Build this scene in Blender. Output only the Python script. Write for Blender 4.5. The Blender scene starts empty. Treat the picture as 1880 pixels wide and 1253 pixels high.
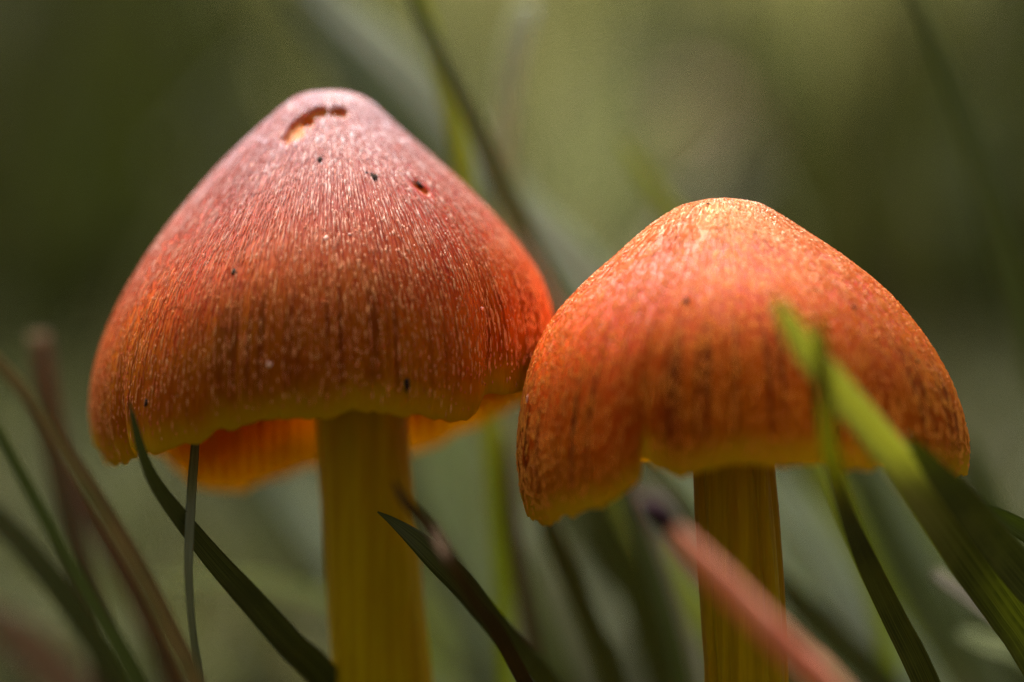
import bpy, math, random
import numpy as np
from mathutils import Vector

# ------------------------------------------------------------------ camera, world, sun
sc = bpy.context.scene
sc.unit_settings.system = 'METRIC'
sc.unit_settings.scale_length = 0.01            # one unit is one centimetre: a close-up of things 5 cm tall
C = sc.collection
R = math.radians
D0, CAM_H = 15.0, 3.5                           # focus distance, camera height above the turf (cm)
cam_d = bpy.data.cameras.new('camera'); cam = bpy.data.objects.new('camera', cam_d); C.objects.link(cam)
cam.location = (0, -D0, CAM_H); cam.rotation_euler = (R(90), 0, 0)
cam_d.lens = 100; cam_d.sensor_width = 36; cam_d.clip_start = 0.05; cam_d.clip_end = 5000
cam_d.dof.use_dof = True; cam_d.dof.focus_distance = D0
cam_d.dof.aperture_fstop = 0.10                 # 0.38 cm aperture radius in these units
sc.camera = cam
w = bpy.data.worlds.new('World'); sc.world = w; w.use_nodes = True
wn = w.node_tree.nodes; wl = w.node_tree.links
sky = wn.new('ShaderNodeTexSky'); sky.sky_type = 'NISHITA'; sky.sun_disc = False
SUN_EL, SUN_AZ = 60, -24                        # azimuth from +Y (away from camera) towards +X
sky.sun_elevation = R(SUN_EL); sky.sun_rotation = R(SUN_AZ)
sky.air_density = 0.8; sky.dust_density = 5.0; sky.ozone_density = 0.6
bg = wn['Background']; bg.inputs['Strength'].default_value = 0.15
wl.new(sky.outputs[0], bg.inputs[0])
sun_d = bpy.data.lights.new('sun', 'SUN'); sun = bpy.data.objects.new('sun', sun_d); C.objects.link(sun)
sun_d.energy = 3.0; sun_d.angle = R(24); sun_d.color = (1, .93, .82)
sv = Vector((math.sin(R(SUN_AZ))*math.cos(R(SUN_EL)), math.cos(R(SUN_AZ))*math.cos(R(SUN_EL)), math.sin(R(SUN_EL))))
sun.rotation_euler = sv.to_track_quat('Z', 'Y').to_euler()
vs = sc.view_settings; vs.view_transform = 'Standard'; vs.look = 'None'; vs.exposure = 1.62; vs.gamma = 1.0
vs.use_curve_mapping = False
sc.cycles.use_denoising = True
sc.cycles.denoising_prefilter = 'NONE'
sc.cycles.use_adaptive_sampling = False
sc.cycles.max_bounces = 8

random.seed(4)
rng = np.random.default_rng(11)
S0 = 5.4 / 1880                                  # cm per photo pixel on the focus plane
def W(px, py, y=0.0):
    s = S0 * (D0 + y) / D0
    return Vector(((px - 940) * s, y, CAM_H - (py - 626.5) * s))

# ------------------------------------------------------------------ helpers
def tag(o, label=None, cat=None, group=None, kind=None):
    if label: o['label'] = label
    if cat: o['category'] = cat
    if group: o['group'] = group
    if kind: o['kind'] = kind
    return o
def link(o, parent=None):
    C.objects.link(o)
    if parent is not None: o.parent = parent
    return o
def mesh_np(name, verts, quads, mat, parent=None, tris=None, smooth=True, attrs=None):
    me = bpy.data.meshes.new(name)
    verts = np.asarray(verts, dtype=np.float32).reshape(-1, 3)
    q = np.asarray(quads, dtype=np.int32).reshape(-1, 4) if quads is not None else np.zeros((0, 4), np.int32)
    t = np.asarray(tris, dtype=np.int32).reshape(-1, 3) if tris is not None else np.zeros((0, 3), np.int32)
    me.vertices.add(len(verts)); me.vertices.foreach_set('co', verts.ravel())
    me.loops.add(q.size + t.size)
    me.loops.foreach_set('vertex_index', np.concatenate([q.ravel(), t.ravel()]))
    me.polygons.add(len(q) + len(t))
    ls = np.concatenate([np.arange(len(q)) * 4, q.size + np.arange(len(t)) * 3]).astype(np.int32)
    me.polygons.foreach_set('loop_start', ls)
    me.polygons.foreach_set('use_smooth', np.full(len(q) + len(t), smooth))
    for k, (typ, a) in (attrs or {}).items():
        at = me.attributes.new(k, typ, 'POINT')
        at.data.foreach_set({'FLOAT': 'value', 'FLOAT_VECTOR': 'vector', 'FLOAT_COLOR': 'color'}[typ],
                            np.asarray(a, dtype=np.float32).ravel())
    me.update(); me.validate()
    if mat: me.materials.append(mat)
    return link(bpy.data.objects.new(name, me), parent)
def lat_noise(u, v, seed, per_u=None):
    """smooth value noise on numpy arrays; per_u makes it periodic in u"""
    g = np.random.default_rng(seed).random((257, 257)).astype(np.float32)
    iu = np.floor(u).astype(int); iv = np.floor(v).astype(int)
    fu = u - iu; fv = v - iv
    fu = fu*fu*(3-2*fu); fv = fv*fv*(3-2*fv)
    m = per_u if per_u else 257
    a = iu % m; b = (iu + 1) % m; c = iv % 257; d = (iv + 1) % 257
    return (g[a, c]*(1-fu)+g[b, c]*fu)*(1-fv) + (g[a, d]*(1-fu)+g[b, d]*fu)*fv
def spline(P, n):
    """Catmull-Rom through rows of P, n samples"""
    P = np.asarray(P, dtype=float)
    Q = np.vstack([2*P[0]-P[1], P, 2*P[-1]-P[-2]])
    t = np.linspace(0, len(P)-1, n); i = np.minimum(t.astype(int), len(P)-2); f = (t-i)[:, None]
    p0, p1, p2, p3 = Q[i], Q[i+1], Q[i+2], Q[i+3]
    return .5*((2*p1)+(p2-p0)*f+(2*p0-5*p1+4*p2-p3)*f**2+(3*p1-p0-3*p2+p3)*f**3)

# ------------------------------------------------------------------ materials
class N:
    def __init__(s, name):
        s.m = bpy.data.materials.new(name); s.m.use_nodes = True
        s.t = s.m.node_tree; s.p = s.t.nodes['Principled BSDF']; s.out = s.t.nodes['Material Output']
    def n(s, typ, **kw):
        o = s.t.nodes.new('ShaderNode' + typ)
        for k, v in kw.items(): setattr(o, k, v)
        return o
    def l(s, a, b): s.t.links.new(a, b)
    def attr(s, nm): return s.n('Attribute', attribute_name=nm)
    def math(s, op, a, b=None, clamp=False):
        o = s.n('Math', operation=op, use_clamp=clamp)
        for i, v in enumerate((a, b)):
            if v is None: continue
            if hasattr(v, 'is_linked') or hasattr(v, 'links'): s.l(v, o.inputs[i])
            else: o.inputs[i].default_value = v
        return o.outputs[0]
    def rng(s, v, a, b, c=0., d=1., smooth=True):
        o = s.n('MapRange', interpolation_type='SMOOTHSTEP' if smooth else 'LINEAR')
        s.l(v, o.inputs[0])
        for i, x in enumerate((a, b, c, d)): o.inputs[i+1].default_value = x
        return o.outputs[0]
    def ramp(s, v, stops, mode='LINEAR'):
        o = s.n('ValToRGB'); o.color_ramp.interpolation = mode
        e = o.color_ramp.elements
        while len(e) < len(stops): e.new(.5)
        for x, (p, c) in zip(e, stops): x.position = p; x.color = (*c, 1)
        s.l(v, o.inputs[0]); return o.outputs[0]
    def mix(s, f, a, b, mode='MIX'):
        o = s.n('Mix', data_type='RGBA', blend_type=mode)
        for i, v in ((0, f), (6, a), (7, b)):
            if hasattr(v, 'links'): s.l(v, o.inputs[i])
            elif i == 0: o.inputs[0].default_value = v
            else: o.inputs[i].default_value = (*v, 1)
        return o.outputs[2]
    def vmul(s, v, xyz):
        o = s.n('VectorMath', operation='MULTIPLY'); s.l(v, o.inputs[0]); o.inputs[1].default_value = xyz
        return o.outputs[0]
    def noise(s, v, scale=1., detail=2., rough=.5):
        o = s.n('TexNoise'); o.inputs['Scale'].default_value = scale
        o.inputs['Detail'].default_value = detail; o.inputs['Roughness'].default_value = rough
        if v is not None: s.l(v, o.inputs['Vector'])
        return o.outputs['Fac']
    def obj(s): return s.n('TexCoord').outputs['Object']
    def bump(s, h, strength, dist, prev=None):
        o = s.n('Bump'); o.inputs['Strength'].default_value = strength; o.inputs['Distance'].default_value = dist
        s.l(h, o.inputs['Height'])
        if prev is not None: s.l(prev, o.inputs['Normal'])
        return o.outputs[0]
    def set(s, **kw):
        for k, v in kw.items():
            k = k.replace('_', ' ')
            if hasattr(v, 'links'): s.l(v, s.p.inputs[k])
            else: s.p.inputs[k].default_value = v

def cap_material(name, stops, fibre, stri, edge, darkness=.8, sheen=.3):
    m = N(name)
    hn = m.attr('hn').outputs['Fac']; rd = m.attr('rd').outputs['Fac']
    cyl = m.attr('cyl').outputs['Vector']; wound = m.attr('wound').outputs['Fac']
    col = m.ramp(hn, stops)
    blotch = m.noise(m.vmul(cyl, (2.2, 2.2, 1.6)), 1, 3)
    col = m.mix(m.rng(blotch, .35, .7), col, m.mix(1., col, (.85, .55, .45), 'MULTIPLY'))
    # gill lines seen by transmitted light, painted into the skin near the edge
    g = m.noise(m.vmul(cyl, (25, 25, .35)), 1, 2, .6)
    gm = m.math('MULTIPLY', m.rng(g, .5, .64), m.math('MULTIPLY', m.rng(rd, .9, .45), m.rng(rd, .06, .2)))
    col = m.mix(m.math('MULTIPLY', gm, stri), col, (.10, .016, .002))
    # silky radial fibrils: fine pale and dark dashes, the pale ones also painting glints
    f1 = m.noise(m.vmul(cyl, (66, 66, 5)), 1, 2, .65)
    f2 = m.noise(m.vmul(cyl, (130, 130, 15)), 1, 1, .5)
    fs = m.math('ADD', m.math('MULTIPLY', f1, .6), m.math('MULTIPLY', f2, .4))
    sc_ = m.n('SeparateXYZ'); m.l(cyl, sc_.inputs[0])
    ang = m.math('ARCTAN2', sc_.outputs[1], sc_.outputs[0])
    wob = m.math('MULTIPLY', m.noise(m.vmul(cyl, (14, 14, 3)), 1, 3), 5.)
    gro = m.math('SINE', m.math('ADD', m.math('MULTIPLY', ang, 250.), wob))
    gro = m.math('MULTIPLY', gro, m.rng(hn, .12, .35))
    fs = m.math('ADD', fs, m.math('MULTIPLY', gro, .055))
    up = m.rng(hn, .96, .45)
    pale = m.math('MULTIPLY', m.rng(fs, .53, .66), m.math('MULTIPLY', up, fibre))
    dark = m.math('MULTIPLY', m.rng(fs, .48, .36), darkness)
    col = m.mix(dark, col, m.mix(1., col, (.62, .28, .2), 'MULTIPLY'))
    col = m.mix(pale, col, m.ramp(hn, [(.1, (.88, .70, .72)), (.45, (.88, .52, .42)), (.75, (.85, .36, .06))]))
    # yellow edge, uneven
    en = m.math('ADD', rd, m.math('MULTIPLY', m.noise(m.vmul(cyl, (9, 9, 2)), 1, 3), -.16))
    col = m.mix(m.rng(en, .10, -.07), col, edge)
    col = m.mix(wound, col, m.mix(m.noise(m.obj(), 22, 2), (.70, .22, .004), (.50, .11, .002)))
    fine = m.noise(m.obj(), 160, 2)
    b = m.bump(fs, .8, .014); b = m.bump(fine, .25, .003, b)
    rough = m.rng(fs, .3, .7, .55, .36, False)
    m.set(Base_Color=col, Roughness=rough, Normal=b, Subsurface_Weight=.5, Subsurface_Radius=(1, .35, .06),
          Subsurface_Scale=.14, Specular_IOR_Level=m.rng(hn, .15, .7, .32, .08), Sheen_Weight=m.rng(hn, .05, .5, sheen, 0.), Sheen_Roughness=.3, Sheen_Tint=(.9, .88, 1, 1))
    tr = m.n('BsdfTranslucent'); m.l(m.mix(m.rng(rd, .36, .08), (.95, .30, .006), (.95, .62, .02)), tr.inputs['Color'])
    mx = m.n('MixShader'); m.l(m.rng(rd, .85, .1, 0., .62), mx.inputs[0])
    m.l(m.p.outputs[0], mx.inputs[1]); m.l(tr.outputs[0], mx.inputs[2]); m.l(mx.outputs[0], m.out.inputs[0])
    return m.m
M = {}
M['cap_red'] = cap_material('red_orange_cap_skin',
    [(0, (.80, .72, .82)), (.07, (.64, .48, .53)), (.16, (.42, .15, .15)), (.32, (.36, .060, .045)), (.52, (.46, .058, .008)), (.75, (.52, .100, .002)), (.90, (.50, .19, .004)), (1, (.48, .31, .006))],  # pale lavender tip stops paint the sky's reflection into the skin
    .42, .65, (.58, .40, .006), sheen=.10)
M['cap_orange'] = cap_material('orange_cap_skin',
    [(0, (.76, .70, .72)), (.05, (.68, .48, .34)), (.12, (.66, .32, .02)), (.20, (.66, .24, .02)), (.30, (.68, .12, .015)), (.50, (.66, .082, .003)), (.75, (.64, .115, .001)), (.92, (.54, .17, .003)), (1, (.48, .28, .006))],  # pale tip stops: sky reflection put into the base colour
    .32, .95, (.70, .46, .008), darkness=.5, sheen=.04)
def simple(name, col, rough=.6, sss=0., spec=.4):
    m = N(name); n = m.noise(m.obj(), 9, 3)
    c = m.mix(m.rng(n, .3, .7), tuple(x*.75 for x in col), tuple(min(1, x*1.2) for x in col))
    m.set(Base_Color=c, Roughness=rough, Specular_IOR_Level=spec)
    if sss: m.set(Subsurface_Weight=sss, Subsurface_Radius=(1, .5, .1), Subsurface_Scale=.1)
    return m.m
def fibril_material():
    m = N('pale_fibril'); c = m.attr('col').outputs['Color']
    m.set(Base_Color=c, Roughness=.42, Specular_IOR_Level=.5)
    return m.m
M['fibril'] = fibril_material()
def gill_material():
    m = N('orange_gill'); c = m.mix(m.noise(m.obj(), 6, 2), (.85, .32, .006), (.85, .48, .02))
    m.set(Base_Color=c, Roughness=.5)
    tr = m.n('BsdfTranslucent'); m.l(c, tr.inputs['Color'])
    mx = m.n('MixShader'); mx.inputs[0].default_value = .65
    m.l(m.p.outputs[0], mx.inputs[1]); m.l(tr.outputs[0], mx.inputs[2]); m.l(mx.outputs[0], m.out.inputs[0])
    return m.m
M['gill'] = gill_material()
M['flesh'] = simple('torn_flesh', (.6, .17, .01), .6)
M['speck'] = simple('dark_dirt', (.028, .016, .010), .9, 0, .1)
M['grain'] = simple('pale_grain', (.75, .38, .28), .6)
def stem_material(name, a, b):
    m = N(name); o = m.obj()
    f = m.noise(m.vmul(o, (16, 16, .5)), 1, 4, .65)
    f2 = m.noise(m.vmul(o, (60, 60, 1.6)), 1, 2, .6)
    big = m.noise(m.vmul(o, (3.5, 3.5, .7)), 1, 2)
    c = m.mix(m.rng(f, .35, .65), a, b)
    c = m.mix(m.math('MULTIPLY', m.rng(big, .45, .7), .6), c, (.36, .15, .002))
    c = m.mix(m.math('MULTIPLY', m.rng(f2, .58, .75), .55), c, (.64, .48, .02))
    h = m.math('ADD', f, f2)
    m.set(Base_Color=c, Roughness=.45, Normal=m.bump(h, .5, .015), Subsurface_Weight=.4,
          Subsurface_Radius=(1, .6, .05), Subsurface_Scale=.12, Specular_IOR_Level=.12)
    return m.m
M['stem'] = stem_material('yellow_stem', (.50, .32, .001), (.60, .41, .002))
M['stem2'] = stem_material('fibrous_yellow_stem', (.40, .25, .001), (.54, .36, .002))
def grass_material(name, c0, c1, c2=None, trans=.25, rough=.5, stripe=26, tip=None, grad=None):
    """blade material: uvw attribute = (across -1..1, along 0..1 from root, seed)"""
    m = N(name); a = m.attr('bl').outputs['Vector']
    sx = m.n('SeparateXYZ'); m.l(a, sx.inputs[0])
    cv = m.n('CombineXYZ'); m.l(m.math('MULTIPLY', sx.outputs[0], stripe*.5), cv.inputs[0])
    m.l(m.math('MULTIPLY', sx.outputs[1], 1.5), cv.inputs[1]); m.l(sx.outputs[2], cv.inputs[2])
    st = m.noise(cv.outputs[0], 1, 2, .55)
    c = m.mix(m.rng(st, .38, .62), c0, c1)
    pat = m.noise(m.obj(), 3.5, 3)
    c = m.mix(m.rng(pat, .45, .75), c, c2 or c1)
    if grad: c = m.mix(m.rng(sx.outputs[1], grad[0], grad[1]), c, m.mix(m.rng(st, .38, .62), grad[2], grad[3]))  # light on the upper blade put in as a paler colour
    if tip: c = m.mix(m.rng(sx.outputs[1], .93, .99), c, tip)
    m.set(Base_Color=c, Roughness=rough, Specular_IOR_Level=.45, Normal=m.bump(st, .5, .012))
    tr = m.n('BsdfTranslucent'); m.l(m.mix(1., c, (1.2, 1.32, .75), 'MULTIPLY'), tr.inputs['Color'])
    mx = m.n('MixShader'); mx.inputs[0].default_value = trans
    m.l(m.p.outputs[0], mx.inputs[1]); m.l(tr.outputs[0], mx.inputs[2]); m.l(mx.outputs[0], m.out.inputs[0])
    return m.m
M['g_dark'] = grass_material('dark_green_blade', (.05, .06, .016), (.12, .135, .036), (.075, .085, .024), .25)
M['g_mid'] = grass_material('olive_green_blade', (.08, .10, .018), (.13, .155, .035), (.10, .12, .025), .35)
M['g_bright'] = grass_material('bright_green_blade', (.11, .12, .025), (.22, .23, .05), None, .4, grad=(.33, .52, (.40, .38, .14), (.54, .52, .22)))  # upper part painted as lit, lower part as shaded
M['g_fade'] = grass_material('narrow_green_blade', (.07, .08, .018), (.16, .17, .035), None, .3, grad=(.5, .68, (.28, .28, .02), (.40, .38, .04)))  # lit upper part painted in as lighter colour
M['g_fold'] = grass_material('folded_green_blade', (.07, .082, .025), (.16, .175, .05), None, .25, grad=(.75, .9, (.13, .16, .02), (.2, .22, .03)))  # light on the tip painted in as lighter colour
M['g_yellow'] = grass_material('yellow_green_blade', (.24, .27, .022), (.35, .38, .045), None, .4)
M['g_sage'] = grass_material('sage_green_blade', (.29, .32, .21), (.42, .46, .32), (.34, .37, .25), .3)
M['g_grey'] = grass_material('grey_green_blade', (.14, .15, .09), (.30, .31, .21), (.19, .20, .13), .3, .45, 14)
M['g_pale'] = grass_material('pale_dry_blade', (.25, .24, .15), (.36, .35, .24), None, .2)
M['g_brown'] = grass_material('brown_blade', (.09, .045, .02), (.17, .085, .045), (.06, .05, .025), .2)
M['g_rust'] = grass_material('rusty_blade', (.07, .032, .008), (.11, .052, .012), None, .1, .8)
M['g_dry'] = grass_material('withered_blade', (.17, .15, .09), (.26, .23, .15), None, .2)
M['g_pink'] = grass_material('pink_stalk', (.66, .22, .12), (.82, .36, .22), (.58, .14, .07), .2)
M['g_rosy'] = grass_material('rosy_brown_blade', (.20, .12, .035), (.32, .21, .075), (.15, .13, .035), .2)
def stuff_grass():
    m = N('mixed_grass'); a = m.attr('col').outputs['Color']
    m.set(Base_Color=a, Roughness=.6, Specular_IOR_Level=.15)
    tr = m.n('BsdfTranslucent'); m.l(m.mix(1., a, (1.15, 1.15, .7), 'MULTIPLY'), tr.inputs['Color'])
    mx = m.n('MixShader'); mx.inputs[0].default_value = .25
    m.l(m.p.outputs[0], mx.inputs[1]); m.l(tr.outputs[0], mx.inputs[2]); m.l(mx.outputs[0], m.out.inputs[0])
    return m.m
M['grass'] = stuff_grass()
def soil():
    m = N('mossy_soil'); o = m.obj()
    n = m.noise(o, .35, 6); n2 = m.noise(o, 3, 5)
    c = m.mix(m.rng(n, .4, .65), (.030, .026, .012), (.040, .050, .012))
    c = m.mix(m.rng(n2, .5, .7), c, (.055, .045, .025))
    m.set(Base_Color=c, Roughness=.95, Normal=m.bump(n2, .8, .3), Specular_IOR_Level=.2)
    return m.m
M['soil'] = soil()

# ------------------------------------------------------------------ ground and bank
def ground_z(x, y):
    t = np.maximum(0, y - 7)
    z = .27 * t * (t / (t + 5)) + .0006 * t * t
    b = np.maximum(0, -y - 22); z = z + 1.25*b*(b/(b+8))  # unseen slope behind the camera, added to cut low front light
    e = np.maximum(0, np.abs(x) - 14 - .34*np.maximum(0, y)); z = z + .75*e*(e/(e+10))  # side slopes added out of view to make the light more top-down
    return z + .12*np.sin(x*.7+1)*np.cos(y*.55) * np.minimum(1, np.maximum(y-3, 0)/6)
def build_ground():
    xs = np.sign(np.linspace(-1, 1, 121)) * (np.abs(np.linspace(-1, 1, 121))**2.2) * 400
    ys = np.concatenate([np.linspace(-300, -60, 14)[:-1], np.linspace(-60, 60, 140)[:-1], 60 + (np.linspace(0, 1, 30)**1.6)*500])
    X, Y = np.meshgrid(xs, ys); Z = ground_z(X, np.minimum(Y, 240)) + np.where(Y > 240, (Y-240)*.08, 0)
    V = np.stack([X, Y, Z], -1).reshape(-1, 3)
    nx = len(xs); i, j = np.meshgrid(np.arange(nx-1), np.arange(len(ys)-1)); k = (j*nx+i).ravel()
    o = mesh_np('ground', V, np.stack([k, k+1, k+1+nx, k+nx], -1), M['soil'])
    tag(o, 'mossy meadow soil rising into a bank behind the mushrooms', 'ground', kind='structure')
build_ground()

# ------------------------------------------------------------------ uncountable turf
def scatter(name, label, n, xy, hgt, wid, col, lean=.5, seed=1, cat='grass'):
    g = np.random.default_rng(seed)
    P = xy(g, n); n = len(P)
    h = hgt(g, P); wd = wid(g, P, h); colr = col(g, P)
    z0 = ground_z(P[:, 0], P[:, 1]) - .05
    az = g.random(n)*2*np.pi; ln = g.random(n)*lean*h
    tw = g.random(n)*np.pi
    wx, wy = np.cos(tw)*wd/2, np.sin(tw)*wd/2
    SEG = 4
    rows = []
    for k in range(SEG+1):
        t = k/SEG
        cx = P[:, 0] + np.cos(az)*ln*t**1.8; cy = P[:, 1] + np.sin(az)*ln*t**1.8
        cz = z0 + h*(t - .18*t*t*(ln/np.maximum(h, 1e-6)))
        ww = (1 - t**2.2)*.98 + .02
        kx, ky = -np.sin(tw)*wd*.18*ww, np.cos(tw)*wd*.18*ww
        rows.append(np.stack([np.stack([cx-wx*ww, cy-wy*ww, cz], -1), np.stack([cx+kx, cy+ky, cz], -1),
                              np.stack([cx+wx*ww, cy+wy*ww, cz], -1)], 1))
    V = np.stack(rows, 1)                      # n, SEG+1, 3, 3
    per = (SEG+1)*3
    base = (np.arange(n)*per)[:, None]
    q = []
    for k in range(SEG):
        for c in range(2):
            a = k*3+c
            q.append([a, a+1, a+4, a+3])
    Q = (base[:, :, None] + np.array(q)[None]).reshape(-1, 4)
    cc = np.repeat(np.concatenate([colr, np.ones((n, 1))], 1)[:, None], per, 1)
    o = mesh_np(name, V.reshape(-1, 3), Q, M['grass'], attrs={'col': ('FLOAT_COLOR', cc.reshape(-1, 4))})
    return tag(o, label, cat, kind='stuff')
PAL = np.array([(.044, .056, .010), (.058, .070, .012), (.034, .044, .008), (.078, .084, .016), (.058, .052, .016), (.068, .085, .035)])
def pal_col(p=PAL, gain=1.):
    def f(g, P):
        c = p[g.integers(0, len(p), len(P))]*(.7+.6*g.random((len(P), 1)))*gain
        return c
    return f
def zone_col(gain=1., c0=95, wdt=340):
    dry = np.array([(.25, .25, .16), (.20, .22, .11), (.29, .26, .19), (.15, .18, .09)])
    def f(g, P):
        px = 940+P[:, 0]/(S0*(D0+P[:, 1])/D0)
        k = np.exp(-((px-1060)/wdt)**2)*.9  # vignette painted in: paler grass mid-frame, darker palette at the sides
        base = PAL[g.integers(0, len(PAL), len(P))]*.72; d = dry[g.integers(0, len(dry), len(P))]*1.35
        pick = (g.random(len(P)) < k)[:, None]
        return np.where(pick, d, base)*(.7+.6*g.random((len(P), 1)))*gain
    return f
SAGE = np.array([(.12, .135, .085), (.09, .105, .055), (.17, .18, .12), (.07, .08, .03), (.12, .11, .06)])
def rect(x0, x1, y0, y1, skip=True):
    def f(g, n):
        P = np.stack([x0+(x1-x0)*g.random(n), y0+(y1-y0)*g.random(n)], -1)
        if skip:                                # leave the camera's own spot and the stems free
            P = P[np.hypot(P[:, 0], P[:, 1]+D0) > 1.6]
        return P
    return f
def wedge(y0, y1, half0, slope, px_c=None):
    def f(g, n):
        y = y0 + (y1-y0)*g.random(n)**1.0
        x = (2*g.random(n)-1)*(half0+slope*(y+D0))
        P = np.stack([x, y], -1); px = 940+x/(S0*(D0+y)/D0)      # a clearing in front of the far mushroom
        return P[~((px > 1150) & (px < 1430) & (y > 12) & (y < 29))]
    return f
scatter('turf_grass', 'short dark turf around the mushroom stems', 9000, rect(-9, 9, -18, 7),
        lambda g, P: .35+.75*g.random(len(P)), lambda g, P, h: .05+.06*g.random(len(P)), pal_col(), .8, 2)
scatter('meadow_grass', 'low blurred grass at the foot of the bank', 7000, wedge(6, 18, 3, .32),
        lambda g, P: 1.0+1.3*g.random(len(P)), lambda g, P, h: .08+.09*g.random(len(P)), pal_col(SAGE, .95), .8, 3)
scatter('bank_grass', 'dark green blurred grass covering the bank behind', 16000, wedge(18, 95, 3, .34),
        lambda g, P: 1.5+3.5*g.random(len(P)), lambda g, P, h: .15+.2*g.random(len(P))+P[:, 1]*.003, zone_col(), .7, 4)
scatter('upper_bank_grass', 'coarse grass on the upper part of the bank', 5000, wedge(95, 235, 5, .36),
        lambda g, P: 4+6*g.random(len(P)), lambda g, P, h: .6+.7*g.random(len(P)), zone_col(), .7, 5)
def blob_xy(cx, cy, rx, ry):
    return lambda g, n: np.stack([cx+rx*g.normal(size=n)*.5, cy+ry*g.normal(size=n)*.5], -1)
DRY = np.array([(.30, .29, .15), (.24, .25, .12), (.34, .31, .2), (.2, .22, .09)])
def not_clear(f):
    def h(g, n):
        P = f(g, n); px = 940+P[:, 0]/(S0*(D0+P[:, 1])/D0)
        return P[~((px > 1130) & (px < 1450) & (P[:, 1] < 30))]
    return h
scatter('dry_tussock', 'pale dry yellow-green tussock on the bank behind the gap between the caps', 1500, not_clear(blob_xy(1.2, 38, 5.0, 8)),
        lambda g, P: 3+4.5*g.random(len(P)), lambda g, P, h: .15+.15*g.random(len(P)), pal_col(DRY, 1.3), .7, 6)

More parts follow.
